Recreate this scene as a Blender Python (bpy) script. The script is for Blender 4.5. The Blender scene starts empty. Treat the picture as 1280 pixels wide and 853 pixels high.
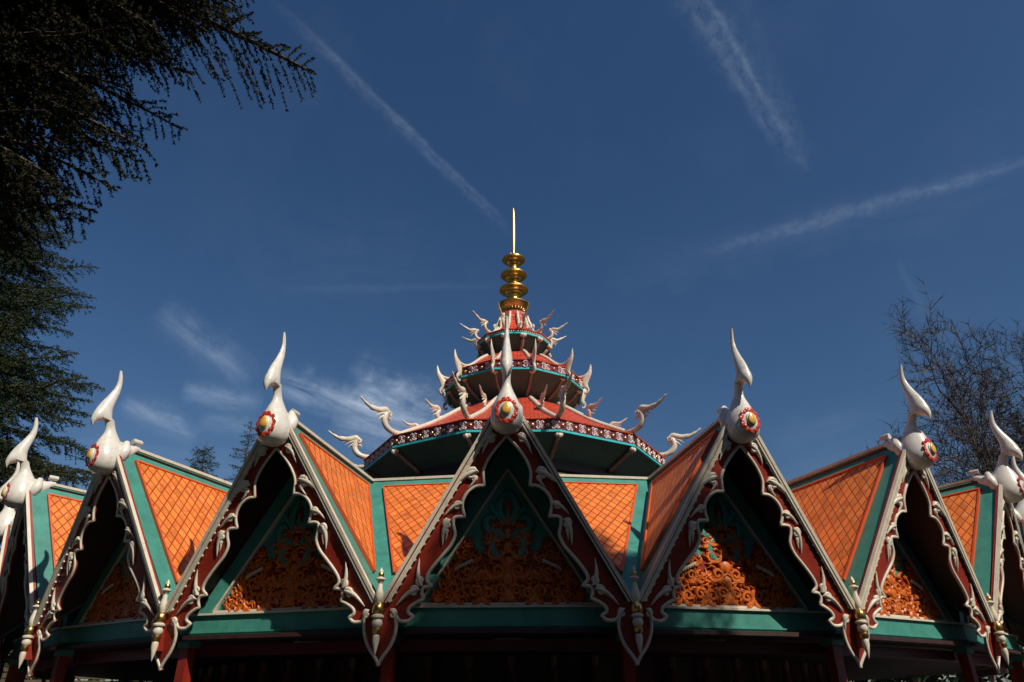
import bpy, math, random
import numpy as np
from mathutils import Vector, Matrix
from mathutils.geometry import tessellate_polygon

scene = bpy.context.scene
PI = math.pi
# ------------------------------------------------------------------ camera
cam_d = bpy.data.cameras.new('camera'); cam = bpy.data.objects.new('camera', cam_d)
scene.collection.objects.link(cam); scene.camera = cam
cam_d.sensor_width = 36; cam_d.lens = 36*883.1/1280
cam_d.clip_start = 0.05; cam_d.clip_end = 2000
_p, _y, _r = .4844, -.0032, -.0029
cy, sy, cp, sp = math.cos(_y), math.sin(_y), math.cos(_p), math.sin(_p)
def _rz(v): return Vector((v[0]*cy+v[1]*sy, -v[0]*sy+v[1]*cy, v[2]))
R0, F0, U0 = _rz((1, 0, 0)), _rz((0, cp, sp)), _rz((0, -sp, cp))
R1 = R0*math.cos(_r)+U0*math.sin(_r); U1 = U0*math.cos(_r)-R0*math.sin(_r)
CAM = Vector((0, -24.64, 1.6))
m = Matrix.Identity(4)
for i in range(3):
    m[i][0] = R1[i]; m[i][1] = U1[i]; m[i][2] = -F0[i]; m[i][3] = CAM[i]
cam.matrix_world = m
scene.render.resolution_x = 1024; scene.render.resolution_y = 682

# ------------------------------------------------------------------ sun, sky, exposure
SUN_AZ, SUN_EL = math.radians(40), math.radians(45)      # azimuth measured from -y towards +x
sdir = Vector((math.sin(SUN_AZ)*math.cos(SUN_EL), -math.cos(SUN_AZ)*math.cos(SUN_EL), math.sin(SUN_EL)))
sl = bpy.data.lights.new('sun', 'SUN'); sl.energy = 5.0; sl.angle = math.radians(.53); sl.color = (1, .93, .82)
so = bpy.data.objects.new('sun', sl); scene.collection.objects.link(so)
so.rotation_euler = (-sdir).to_track_quat('-Z', 'Y').to_euler(); so.location = sdir*60
scene.view_settings.view_transform = 'Standard'; scene.view_settings.look = 'None'
scene.view_settings.exposure = -0.2; scene.view_settings.gamma = 1
scene.view_settings.use_curve_mapping = False

def pixdir(x, y):
    v = F0+R1*((x-640)/883.1)-U1*((y-426.5)/883.1)
    return v.normalized()

world = bpy.data.worlds.new('World'); scene.world = world; world.use_nodes = True
wt = world.node_tree; wn = wt.nodes; wl = wt.links
for n in list(wn): wn.remove(n)
wout = wn.new('ShaderNodeOutputWorld'); bg = wn.new('ShaderNodeBackground'); bg.inputs[1].default_value = .05
wl.new(bg.outputs[0], wout.inputs[0])
sky = wn.new('ShaderNodeTexSky'); sky.sky_type = 'NISHITA'; sky.sun_disc = False
sky.sun_elevation = SUN_EL; sky.sun_rotation = PI-SUN_AZ
sky.altitude = 100; sky.air_density = 1.15; sky.dust_density = 1.1; sky.ozone_density = 4.0
tcw = wn.new('ShaderNodeTexCoord')
def wmath(op, a, b=None, c=None, clamp=False):
    n = wn.new('ShaderNodeMath'); n.operation = op; n.use_clamp = clamp
    for i, v in enumerate((a, b, c)):
        if v is None: continue
        if isinstance(v, (int, float)): n.inputs[i].default_value = v
        else: wl.new(v, n.inputs[i])
    return n.outputs[0]
def wdot(v):
    n = wn.new('ShaderNodeVectorMath'); n.operation = 'DOT_PRODUCT'
    wl.new(tcw.outputs['Generated'], n.inputs[0]); n.inputs[1].default_value = tuple(v); return n.outputs['Value']
def wnoise(scale, detail, rough=.6):
    n = wn.new('ShaderNodeTexNoise'); n.inputs['Scale'].default_value = scale; n.inputs['Detail'].default_value = detail
    n.inputs['Roughness'].default_value = rough
    wl.new(tcw.outputs['Generated'], n.inputs['Vector']); return n.outputs['Fac']
nz_f = wnoise(95, 6, .68); nz_m = wnoise(26, 5, .6); nz_c = wnoise(7, 4)
streaks = None
# (pixel-free directions of the two ends, half width, strength, noise amount, taper)
SKYM = [((330, -10), (648, 302), .0065, .10, 1.), ((352, 6), (640, 285), .0028, .10, .6),
        ((826, -60), (1015, 220), .017, .10, 1.2), ((862, -40), (1012, 218), .004, .12, .8), ((835, -40), (975, 190), .005, .08, 1.),
        ((900, -80), (1000, 190), .010, .03, 1.), ((1340, 186), (870, 318), .008, .13, .9),
        ((1300, 225), (740, 352), .03, .035, .9), ((340, 362), (630, 358), .005, .045, .6),
        ((1120, 320), (1165, 410), .004, .045, .3), ((300, 330), (560, 330), .05, .025, 1.),
        ((195, 385), (318, 480), .017, .24, 1.), ((340, 470), (480, 525), .016, .62, 1.1), ((420, 500), (570, 545), .04, .62, 1.2),
        ((150, 500), (250, 545), .013, .40, 1.), ((225, 488), (330, 508), .011, .42, 1.), ((245, 525), (345, 540), .010, .2, 1.),
        ((440, 478), (520, 492), .016, .26, 1.), ((960, 560), (1110, 510), .02, .05, 1.), ((980, 600), (1120, 560), .03, .04, 1.),
        ((60, 560), (330, 600), .04, .07, 1.)]
for a, b, w, s, na in SKYM:
    A, B = pixdir(*a), pixdir(*b); M = ((A+B)/2).normalized()
    T = (B-A); T = (T-M*T.dot(M)).normalized(); N = M.cross(T); L = (B-A).length/2
    dm = wmath('MAXIMUM', wdot(M), .02)
    al = wmath('DIVIDE', wmath('DIVIDE', wdot(T), dm), L)
    ac = wmath('DIVIDE', wdot(N), dm)
    ac = wmath('ADD', ac, wmath('MULTIPLY', wmath('SUBTRACT', nz_m, .5), w*2.4))
    q = wmath('DIVIDE', ac, w); q = wmath('MULTIPLY', q, q)
    g = wmath('EXPONENT', wmath('MULTIPLY', q, -1))
    e = wmath('SUBTRACT', 1, wmath('POWER', wmath('ABSOLUTE', al), 3), clamp=True)
    k1, k2 = (70, 95) if w < .0175 and s < .135 else (9, 48)
    cx = wn.new('ShaderNodeCombineXYZ'); wl.new(wmath('MULTIPLY', al, L*k1), cx.inputs[0]); wl.new(wmath('MULTIPLY', wmath('DIVIDE', wdot(N), dm), k2), cx.inputs[1]); cx.inputs[2].default_value = len(wn)*1.37
    nq = wn.new('ShaderNodeTexNoise'); nq.inputs['Scale'].default_value = 1; nq.inputs['Detail'].default_value = 7; nq.inputs['Roughness'].default_value = .62; nq.inputs['Distortion'].default_value = .6; wl.new(cx.outputs[0], nq.inputs['Vector'])
    nn = wmath('ADD', wmath('MULTIPLY', wmath('SUBTRACT', nq.outputs['Fac'], .5), 4.2*na), wmath('MULTIPLY', wmath('SUBTRACT', nz_m, .5), 1.6*na))
    nn = wmath('ADD', nn, 1, clamp=False); nn = wmath('MAXIMUM', nn, 0)
    v = wmath('MULTIPLY', wmath('MULTIPLY', g, e), wmath('MULTIPLY', nn, s))
    streaks = v if streaks is None else wmath('ADD', streaks, v)
streaks = wmath('ADD', streaks, wmath('MULTIPLY', wmath('MAXIMUM', wmath('SUBTRACT', nz_c, .5), 0), .10))
streaks = wmath('MINIMUM', wmath('MULTIPLY', streaks, .48), .8)
hs = wn.new('ShaderNodeHueSaturation'); hs.inputs['Saturation'].default_value = 1.19; hs.inputs['Value'].default_value = 1.44; hs.inputs['Hue'].default_value = .5035
wl.new(sky.outputs[0], hs.inputs['Color'])
mx = wn.new('ShaderNodeMixRGB'); wl.new(streaks, mx.inputs[0]); wl.new(hs.outputs[0], mx.inputs[1]); mx.inputs[2].default_value = (12.5, 15, 18.5, 1)
wl.new(mx.outputs[0], bg.inputs[0])

# ------------------------------------------------------------------ materials
def mat(name, col, rough=.5, metal=0, var=.12, vscale=6, bump=0, bscale=40, col2=None, mixlo=.45, mixhi=.62, spec=.5, coat=0, dirt=None):
    M_ = bpy.data.materials.new(name); M_.use_nodes = True; t = M_.node_tree; n = t.nodes; l = t.links
    b = n['Principled BSDF']; b.inputs['Roughness'].default_value = rough; b.inputs['Metallic'].default_value = metal
    b.inputs['Specular IOR Level'].default_value = spec; b.inputs['Coat Weight'].default_value = coat
    tc = n.new('ShaderNodeTexCoord')
    nz = n.new('ShaderNodeTexNoise'); nz.inputs['Scale'].default_value = vscale; nz.inputs['Detail'].default_value = 6; nz.inputs['Roughness'].default_value = .65
    l.new(tc.outputs['Object'], nz.inputs['Vector'])
    r = n.new('ShaderNodeMapRange'); r.inputs[1].default_value = .3; r.inputs[2].default_value = .7; r.inputs[3].default_value = 1-var; r.inputs[4].default_value = 1+var
    l.new(nz.outputs['Fac'], r.inputs[0])
    base = n.new('ShaderNodeRGB'); base.outputs[0].default_value = (*col, 1); cur = base.outputs[0]
    if col2:
        nz2 = n.new('ShaderNodeTexNoise'); nz2.inputs['Scale'].default_value = vscale*2.3; nz2.inputs['Detail'].default_value = 8
        nz2.inputs['Roughness'].default_value = .7
        l.new(tc.outputs['Object'], nz2.inputs['Vector'])
        r2 = n.new('ShaderNodeMapRange'); r2.inputs[1].default_value = mixlo; r2.inputs[2].default_value = mixhi; l.new(nz2.outputs['Fac'], r2.inputs[0])
        mm = n.new('ShaderNodeMixRGB'); l.new(r2.outputs[0], mm.inputs[0]); l.new(cur, mm.inputs[1]); mm.inputs[2].default_value = (*col2, 1); cur = mm.outputs[0]
    vm = n.new('ShaderNodeVectorMath'); vm.operation = 'SCALE'; l.new(cur, vm.inputs[0]); l.new(r.outputs[0], vm.inputs['Scale'])
    l.new(vm.outputs[0], b.inputs['Base Color'])
    rr = n.new('ShaderNodeMapRange'); rr.inputs[3].default_value = max(.02, rough-.1); rr.inputs[4].default_value = min(1, rough+.12)
    l.new(nz.outputs['Fac'], rr.inputs[0]); l.new(rr.outputs[0], b.inputs['Roughness'])
    if bump:
        nb = n.new('ShaderNodeTexNoise'); nb.inputs['Scale'].default_value = bscale; nb.inputs['Detail'].default_value = 5
        l.new(tc.outputs['Object'], nb.inputs['Vector'])
        bp = n.new('ShaderNodeBump'); bp.inputs['Strength'].default_value = bump; bp.inputs['Distance'].default_value = .02
        l.new(nb.outputs['Fac'], bp.inputs['Height']); l.new(bp.outputs[0], b.inputs['Normal'])
    return M_

def tile_mat(name, col, grout, W, H, kind, rough=.45, dcol=None):
    """kind 'diamond' or 'course' laid in the mesh's own UV (metres)"""
    M_ = bpy.data.materials.new(name); M_.use_nodes = True; t = M_.node_tree; n = t.nodes; l = t.links
    b = n['Principled BSDF']; b.inputs['Roughness'].default_value = rough
    uv = n.new('ShaderNodeUVMap'); sx = n.new('ShaderNodeSeparateXYZ'); l.new(uv.outputs[0], sx.inputs[0])
    def mt(op, a, b_=None, c=None):
        k = n.new('ShaderNodeMath'); k.operation = op
        for i, v in enumerate((a, b_, c)):
            if v is None: continue
            if isinstance(v, (int, float)): k.inputs[i].default_value = v
            else: l.new(v, k.inputs[i])
        return k.outputs[0]
    u, v = sx.outputs[0], sx.outputs[1]
    if kind == 'diamond':
        a = mt('ADD', mt('DIVIDE', u, W), mt('DIVIDE', v, H)); c = mt('SUBTRACT', mt('DIVIDE', u, W), mt('DIVIDE', v, H))
    else:
        c = mt('DIVIDE', v, H); row = mt('FLOOR', c)
        a = mt('ADD', mt('DIVIDE', u, W), mt('MULTIPLY', row, .5))
    fa, fc = mt('FRACT', a), mt('FRACT', c)
    ea = mt('MINIMUM', fa, mt('SUBTRACT', 1, fa)); ec = mt('MINIMUM', fc, mt('SUBTRACT', 1, fc))
    e = mt('MINIMUM', mt('MULTIPLY', ea, 1.0 if kind == 'diamond' else W/H), ec)
    g = n.new('ShaderNodeMapRange'); g.inputs[1].default_value = .025; g.inputs[2].default_value = .07; l.new(e, g.inputs[0])
    ida = n.new('ShaderNodeCombineXYZ'); l.new(mt('FLOOR', a), ida.inputs[0]); l.new(mt('FLOOR', c), ida.inputs[1])
    wnz = n.new('ShaderNodeTexWhiteNoise'); wnz.noise_dimensions = '2D'; l.new(ida.outputs[0], wnz.inputs['Vector'])
    tc = n.new('ShaderNodeTexCoord'); nz = n.new('ShaderNodeTexNoise'); nz.inputs['Scale'].default_value = 3.5; nz.inputs['Detail'].default_value = 7; nz.inputs['Roughness'].default_value = .7
    l.new(tc.outputs['Object'], nz.inputs['Vector'])
    f = mt('ADD', mt('MULTIPLY', wnz.outputs['Value'], .36), mt('MULTIPLY', nz.outputs['Fac'], .7)); f = mt('ADD', f, .44)
    vm = n.new('ShaderNodeVectorMath'); vm.operation = 'SCALE'; vm.inputs[0].default_value = col; l.new(f, vm.inputs['Scale'])
    cur = vm.outputs[0]
    if dcol:
        wr = n.new('ShaderNodeMapRange'); wr.inputs[1].default_value = .52; wr.inputs[2].default_value = .7
        n3 = n.new('ShaderNodeTexNoise'); n3.inputs['Scale'].default_value = 9; n3.inputs['Detail'].default_value = 8; l.new(tc.outputs['Object'], n3.inputs['Vector'])
        l.new(n3.outputs['Fac'], wr.inputs[0]); m3 = n.new('ShaderNodeMixRGB'); l.new(wr.outputs[0], m3.inputs[0]); l.new(cur, m3.inputs[1]); m3.inputs[2].default_value = (*dcol, 1); cur = m3.outputs[0]
    mm = n.new('ShaderNodeMixRGB'); l.new(g.outputs[0], mm.inputs[0]); mm.inputs[1].default_value = (*grout, 1); l.new(cur, mm.inputs[2])
    l.new(mm.outputs[0], b.inputs['Base Color'])
    # each tile rises towards its lower end and drops to the joint
    if kind == 'diamond': hgt = mt('MULTIPLY', mt('SUBTRACT', 1, mt('MULTIPLY', mt('SUBTRACT', fa, fc), .5)), g.outputs[0])
    else: hgt = mt('MULTIPLY', mt('SUBTRACT', 1.3, fc), g.outputs[0])
    bp = n.new('ShaderNodeBump'); bp.inputs['Strength'].default_value = .9; bp.inputs['Distance'].default_value = .03
    l.new(hgt, bp.inputs['Height']); l.new(bp.outputs[0], b.inputs['Normal'])
    return M_

CREAM = mat('cream_paint', (.66, .58, .45), .38, var=.10, vscale=5, bump=.15, bscale=30, col2=(.45, .35, .24), mixlo=.52, mixhi=.78)
WHITE = mat('glossy_white', (.72, .68, .60), .25, var=.09, vscale=4, coat=.25, col2=(.48, .38, .28), mixlo=.52, mixhi=.82, bump=.08, bscale=18)
RED = mat('red_paint', (.25, .020, .008), .42, var=.18, vscale=4, bump=.1, col2=(.15, .02, .012), mixlo=.5, mixhi=.8)
LINE = mat('orange_red_line', (.62, .09, .02), .45)
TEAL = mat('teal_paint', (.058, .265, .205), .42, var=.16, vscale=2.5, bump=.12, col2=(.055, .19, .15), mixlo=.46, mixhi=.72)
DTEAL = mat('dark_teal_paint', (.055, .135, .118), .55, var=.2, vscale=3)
CYAN = mat('turquoise_paint', (.03, .50, .50), .4)
MAROON = mat('maroon_paint', (.12, .008, .022), .4, var=.2)
PINK = mat('pale_pink_paint', (.74, .62, .60), .5)
GOLD = mat('gold_leaf', (.66, .42, .14), .30, metal=1, var=.15, vscale=8, bump=.1)
NEEDLE_G = mat('bright_gold', (.95, .60, .24), .42, metal=1, var=.05)
ORANGE = mat('orange_carving', (.66, .155, .016), .36, var=.25, vscale=9, col2=(.36, .06, .010), mixlo=.45, mixhi=.65, bump=.3, bscale=60)
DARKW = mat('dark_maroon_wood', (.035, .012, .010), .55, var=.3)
DARK = mat('dark_timber', (.018, .012, .010), .8)
BLACK = mat('shaded_bead', (.02, .012, .012), .6)
GREYM = mat('grey_metal', (.25, .25, .25), .4, metal=.6)
LAMPW = mat('lamp_housing', (.62, .60, .54), .4)
TILE = tile_mat('orange_diamond_tiles', (.80, .200, .030), (.44, .060, .010), .185, .28, 'diamond', dcol=(.82, .29, .07))
RTILE = tile_mat('red_shingles', (.60, .066, .028), (.12, .012, .008), .26, .16, 'course')
STRUT = mat('brown_strut_paint', (.30, .15, .10), .5, col2=(.45, .33, .24))
BARK = mat('bark', (.06, .045, .035), .9, var=.35, bump=.4)
TWIG = mat('twig_bark', (.060, .046, .036), .9, var=.3)
def leafmat(name, c, c2):
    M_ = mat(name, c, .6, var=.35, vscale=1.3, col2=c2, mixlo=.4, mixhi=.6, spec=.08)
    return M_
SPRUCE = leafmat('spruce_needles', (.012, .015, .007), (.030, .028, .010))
SPRUCE2 = leafmat('far_needles', (.020, .032, .016), (.040, .052, .022))
BUSHM = leafmat('shrub_leaves', (.06, .07, .025), (.09, .07, .035))
BUDS = leafmat('leaf_buds', (.10, .075, .045), (.09, .09, .04))
GRASS = leafmat('grass_ground', (.035, .055, .018), (.05, .045, .02))
PAVE = mat('paving', (.055, .052, .05), .8, var=.25, bump=.2)
FENCE = mat('fence_boards', (.075, .055, .028), .7, var=.4)

# ------------------------------------------------------------------ mesh helpers
COL = scene.collection
class MB:
    def __init__(s): s.v = []; s.f = []; s.uv = []
    def add(s, v, f):
        o = len(s.v); s.v += [tuple(p) for p in v]; s.f += [tuple(i+o for i in q) for q in f]; return s
    def box(s, c, size, rot=None):
        x, y, z = size[0]/2, size[1]/2, size[2]/2
        vs = [Vector((a*x, b*y, d*z)) for a in (-1, 1) for b in (-1, 1) for d in (-1, 1)]
        if rot is not None: vs = [rot @ q for q in vs]
        c = Vector(c)
        return s.add([q+c for q in vs], [(0, 1, 3, 2), (4, 6, 7, 5), (0, 4, 5, 1), (2, 3, 7, 6), (0, 2, 6, 4), (1, 5, 7, 3)])
    def strip(s, a, b, w, h, up):
        """box beam from a to b; w across, h along up"""
        a, b = Vector(a), Vector(b); d = (b-a).normalized(); up = Vector(up); up = (up-d*up.dot(d)).normalized(); sd = d.cross(up)
        vs = [p+sd*(i*w/2)+up*(j*h/2) for p in (a, b) for i, j in ((-1, -1), (1, -1), (1, 1), (-1, 1))]
        return s.add(vs, [(3, 2, 1, 0), (4, 5, 6, 7), (0, 1, 5, 4), (1, 2, 6, 5), (2, 3, 7, 6), (3, 0, 4, 7)])
    def tube(s, pts, rad, n=8, flat=None, lat=None):
        """rad: list of radii, or (r_lateral, r_inplane) pairs when lat vector is given"""
        pts = [Vector(p) for p in pts]; k = len(pts)
        if not hasattr(rad, '__len__'): rad = [rad]*k
        vs = []; prev = None
        for i, p in enumerate(pts):
            t = (pts[min(i+1, k-1)]-pts[max(i-1, 0)]).normalized()
            if lat is not None: a = Vector(lat); a = (a-t*a.dot(t)).normalized()
            else:
                if prev is None: a = t.orthogonal().normalized()
                else: a = (prev-t*prev.dot(t)); a = a.normalized() if a.length > 1e-6 else t.orthogonal().normalized()
            prev = a; b = t.cross(a)
            ra, rb = rad[i] if hasattr(rad[i], '__len__') else (rad[i], rad[i])
            for j in range(n):
                th = 2*PI*j/n; vs.append(p+a*(ra*math.cos(th))+b*(rb*math.sin(th)))
        fs = [(i*n+j, i*n+(j+1) % n, (i+1)*n+(j+1) % n, (i+1)*n+j) for i in range(k-1) for j in range(n)]
        fs += [tuple(range(n-1, -1, -1)), tuple((k-1)*n+j for j in range(n))]
        return s.add(vs, fs)
    def lathe(s, prof, c=(0, 0, 0), n=24, sx=1, sy=1):
        vs = []; k = len(prof); c = Vector(c)
        for r, z in prof:
            for j in range(n):
                th = 2*PI*j/n; vs.append(c+Vector((r*sx*math.cos(th), r*sy*math.sin(th), z)))
        fs = [(i*n+j, i*n+(j+1) % n, (i+1)*n+(j+1) % n, (i+1)*n+j) for i in range(k-1) for j in range(n)]
        fs += [tuple(range(n-1, -1, -1)), tuple((k-1)*n+j for j in range(n))]
        return s.add(vs, fs)
    def ball(s, c, r, n=10, m_=6):
        if not hasattr(r, '__len__'): r = (r, r, r)
        vs = []; c = Vector(c)
        for i in range(m_+1):
            ph = PI*i/m_
            for j in range(n):
                th = 2*PI*j/n; vs.append(c+Vector((r[0]*math.sin(ph)*math.cos(th), r[1]*math.sin(ph)*math.sin(th), -r[2]*math.cos(ph))))
        fs = [(i*n+j, i*n+(j+1) % n, (i+1)*n+(j+1) % n, (i+1)*n+j) for i in range(m_) for j in range(n)]
        return s.add(vs, fs)
    def plate(s, poly, org, ex, ey, th):
        """polygon in the (ex,ey) plane at org, extruded by th along -normal"""
        org, ex, ey = Vector(org), Vector(ex), Vector(ey); nn = ex.cross(ey)
        P = [org+ex*x+ey*y for x, y in poly]; n = len(P)
        tri = tessellate_polygon([[Vector((x, y, 0)) for x, y in poly]])
        vs = P+[p-nn*th for p in P]
        fs = []
        for t in tri:
            a, b, c = t
            ar = (poly[b][0]-poly[a][0])*(poly[c][1]-poly[a][1])-(poly[b][1]-poly[a][1])*(poly[c][0]-poly[a][0])
            if ar < 0: a, b, c = c, b, a
            fs.append((a, b, c)); fs.append((c+n, b+n, a+n))
        for i in range(n): j = (i+1) % n; fs.append((i, j, j+n, i+n))
        return s.add(vs, fs)
    def xform(s, M_):
        s.v = [tuple(M_ @ Vector(p)) for p in s.v]; return s
    def mesh(s, name, mat_, smooth=False, uvf=None):
        me = bpy.data.meshes.new(name); me.from_pydata(s.v, [], s.f); me.update()
        if smooth: me.polygons.foreach_set('use_smooth', [True]*len(me.polygons))
        if uvf:
            ul = me.uv_layers.new(name='UVMap')
            for lp in me.loops: ul.data[lp.index].uv = uvf(Vector(me.vertices[lp.vertex_index].co))
        me.materials.append(mat_); return me
    def build(s, name, mat_, parent=None, smooth=False, uvf=None, autosmooth=None):
        me = s.mesh(name, mat_, smooth or bool(autosmooth), uvf)
        if autosmooth:
            import bmesh
            b = bmesh.new(); b.from_mesh(me); bmesh.ops.recalc_face_normals(b, faces=b.faces)
            for e in b.edges:
                e.smooth = not (len(e.link_faces) == 2 and e.calc_face_angle(0) > math.radians(autosmooth))
            b.to_mesh(me); b.free()
        o = bpy.data.objects.new(name, me); COL.objects.link(o)
        if parent: o.parent = parent
        return o
def empty(name, loc=(0, 0, 0), label=None, cat=None, group=None):
    o = bpy.data.objects.new(name, None); COL.objects.link(o); o.location = loc; o.empty_display_size = .3
    return tag(o, label, cat, group)
def tag(o, label=None, cat=None, group=None, kind=None):
    if label: o['label'] = label
    if cat: o['category'] = cat
    if group: o['group'] = group
    if kind: o['kind'] = kind
    return o
def copy_rot(o, ang, parent):
    """copy a part and its sub-parts, turned about the tower's axis"""
    c = o.copy(); COL.objects.link(c); c.parent = parent; c.rotation_euler = (0, 0, ang)
    for ch in list(o.children):
        d = ch.copy(); COL.objects.link(d); d.parent = c
    return c
def spread(o, angs, parent):
    """put o at the first angle and copies at the others"""
    o.rotation_euler = (0, 0, angs[0])
    for a in angs[1:]: copy_rot(o, a, parent)
def smooth_curve(pts, n=4):
    P = [Vector(p) for p in pts]; out = []
    for i in range(len(P)-1):
        p0, p1, p2, p3 = P[max(i-1, 0)], P[i], P[i+1], P[min(i+2, len(P)-1)]
        for j in range(n):
            t = j/n; out.append(.5*((2*p1)+(p2-p0)*t+(2*p0-5*p1+4*p2-p3)*t*t+(3*p1-p0-3*p2+p3)*t**3))
    out.append(P[-1]); return out

# ------------------------------------------------------------------ setting
g = MB(); g.add([(-400, -400, 0), (400, -400, 0), (400, 400, 0), (-400, 400, 0)], [(0, 1, 2, 3)])
tag(g.build('ground', GRASS), kind='structure')
g = MB(); n_ = 96
g.v = [(20.5*math.cos(2*PI*i/n_), 20.5*math.sin(2*PI*i/n_), .004) for i in range(n_)]; g.f = [tuple(range(n_))]
tag(g.build('path', PAVE), kind='structure')
g = MB(); g.add([(-6, -60, .008), (6, -60, .008), (6, -20, .008), (-6, -20, .008)], [(0, 1, 2, 3)])
tag(g.build('forecourt_path', PAVE), kind='structure')

# ------------------------------------------------------------------ pavilion
PH = -.0081; A24 = 2*PI/24; A12 = 2*PI/12
pav = empty('pavilion', (0, 0, 0), 'round pavilion ringed by red gables, with orange roofs, three tiered tower and golden spire', 'pavilion')
pav.rotation_euler = (0, 0, PH)
def P3(rho, ang, z): return Vector((rho*math.sin(ang), -rho*math.cos(ang), z))
KS = [0, -1, 1, -2, 2, -3, 3, -4, 4, -5, 5]
GA = [k*A24 for k in KS]
VA = [(k+.5)*A24 for k in range(-6, 6)]
H = A24/2
F_R, F_Z = P3(14, H, 3.0), P3(14, -H, 3.0)
APX = P3(14.38, 0, 5.97); RIN, ZIN = 10.945, 5.78

# roof facets: slope_right(k): apex, inner end, foot ; facet between k and k+1
def inset_tri(P, d):
    """P: 3 points, d: inset distance of edges P0P1, P1P2, P2P0"""
    n = (P[1]-P[0]).cross(P[2]-P[0]).normalized(); L = []
    for i in range(3):
        a, b = P[i], P[(i+1) % 3]; e = (b-a).normalized(); inn = n.cross(e); L.append((a+inn*d[i], e))
    out = []
    for i in range(3):
        (p, e), (q, f) = L[i-1], L[i]
        w = q-p; cr = e.cross(f); t = w.cross(f).dot(cr)/cr.dot(cr); out.append(p+e*t)
    return out, n
def roof_tri(name, P, ins, cap_edges):
    n = (P[1]-P[0]).cross(P[2]-P[0]).normalized()
    b = MB(); th = .07; b.add(list(P)+[p-n*th for p in P], [(0, 1, 2), (5, 4, 3), (0, 3, 4, 1), (1, 4, 5, 2), (2, 5, 3, 0)])
    o = b.build(name, TEAL, pav)
    I, _ = inset_tri(P, ins)
    q_ = MB(); q_.add([p-n*(th+.004) for p in P]+[p-n*(th+.02) for p in P], [(0, 1, 2), (5, 4, 3), (0, 3, 4, 1), (1, 4, 5, 2), (2, 5, 3, 0)]); q_.build('roof_lining', DARKW, o)
    u = Vector((0, 0, 1)).cross(n).normalized(); v = n.cross(u)
    t = MB(); h = .035; Q = [p+n*h for p in I]; t.add(Q+[p+n*.002 for p in I], [(0, 1, 2), (0, 3, 4, 1), (1, 4, 5, 2), (2, 5, 3, 0)])
    t.build('tile_field', TILE, o, uvf=lambda p: (p.dot(u), p.dot(v)))
    r = MB()
    for i in range(3):
        a, c = I[i], I[(i+1) % 3]; r.strip(a+n*.03, c+n*.03, .035, .05, n)
    r.build('field_border', LINE, o)
    if cap_edges:
        c = MB()
        for i, w in cap_edges:
            a, e = P[i], P[(i+1) % 3]
            c.strip(a+Vector((0, 0, .03)), e+Vector((0, 0, .03)), w, .05, (0, 0, 1))
        c.build('ridge_cap', CREAM, o)
    return o
E0, E1 = P3(RIN, 0, ZIN), P3(RIN, A24, ZIN)
FT = P3(13.95, H, 3.02)
sR = roof_tri('roof_slope', [E0, APX, FT], (.30, .31, .20), None)
FTl = P3(13.95, -H, 3.02)
sL = roof_tri('roof_slope', [APX, E0, FTl], (.30, .20, .31), None)
fc = roof_tri('roof_facet', [E1, E0, FT], (.33, .23, .23), [(0, .07)])
cp_ = MB(); cp_.strip(APX+Vector((0, -.02, .03)), E0+Vector((0, .03, .03)), .08, .05, (0, 0, 1)); cpo = cp_.build('ridge_cap', CREAM, pav)
A_ALL = [k*A24 for k in range(-12, 12)]
spread(sR, A_ALL, pav); spread(sL, A_ALL, pav); spread(fc, A_ALL, pav); spread(cpo, A_ALL, pav)
# inner flat roof up to the tower
b = MB(); N_ = 24
v0 = [P3(RIN, k*A24, ZIN-.02) for k in range(N_)]; v1 = [P3(4.2, k*A24, 7.0) for k in range(N_)]
b.add(v0+v1, [(k, (k+1) % N_, (k+1) % N_+N_, k+N_) for k in range(N_)])
b.build('inner_roof', DARKW, pav)

# bargeboards (rake boards)
m0 = (F_R+F_Z)/2; APR = P3(14.42, 0, 6.10)
HW = (F_R-F_Z).length/2; ey = (APR-m0); HH = ey.length; ey.normalize(); ex = Vector((1, 0, 0)); en = ex.cross(ey)   # en points outwards
INNER = [(0, 2.42), (.08, 2.33), (.19, 2.2), (.29, 2.05), (.36, 1.87), (.345, 1.665), (.47, 1.655), (.59, 1.57), (.66, 1.45), (.665, 1.33), (.63, 1.21), (.78, 1.20),
         (.80, 1.10), (.77, .95), (.83, .80), (.93, .68), (1.06, .53), (1.15, .40), (1.165, .31), (1.09, .235), (1.2, .22), (1.235, .15), (1.21, .06), (1.30, .02),
         (1.40, -.05), (1.42, -.12), (1.345, -.17), (1.42, -.235), (1.55, -.225), (1.60, -.14), (1.585, -.28), (1.60, -.42), (1.66, -.57), (1.76, -.71), (HW, -.82)]
HWP = HW
def outline_board():
    # outer line then back up the inner curve
    return [(0, HH), (0, 2.42)][0:1]+[(0, 2.42)]+INNER[1:]+[(HW, 0)]
def seg_curve(P, cusps, n=4):
    """smooth the polyline except at the cusps"""
    idx = [0]+cusps+[len(P)-1]; out = []
    for a, b_ in zip(idx[:-1], idx[1:]):
        c = smooth_curve([(x, y, 0) for x, y in P[a:b_+1]], n); out += [(q.x, q.y) for q in (c if b_ == idx[-1] else c[:-1])]
    return out
CUSP = [5, 10, 19, 22, 26, 29]
IC = seg_curve(INNER, CUSP, 4)
OFF = m0+en*.03
def W2(x, y, d=0): return OFF+ex*x+ey*y+en*d
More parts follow.
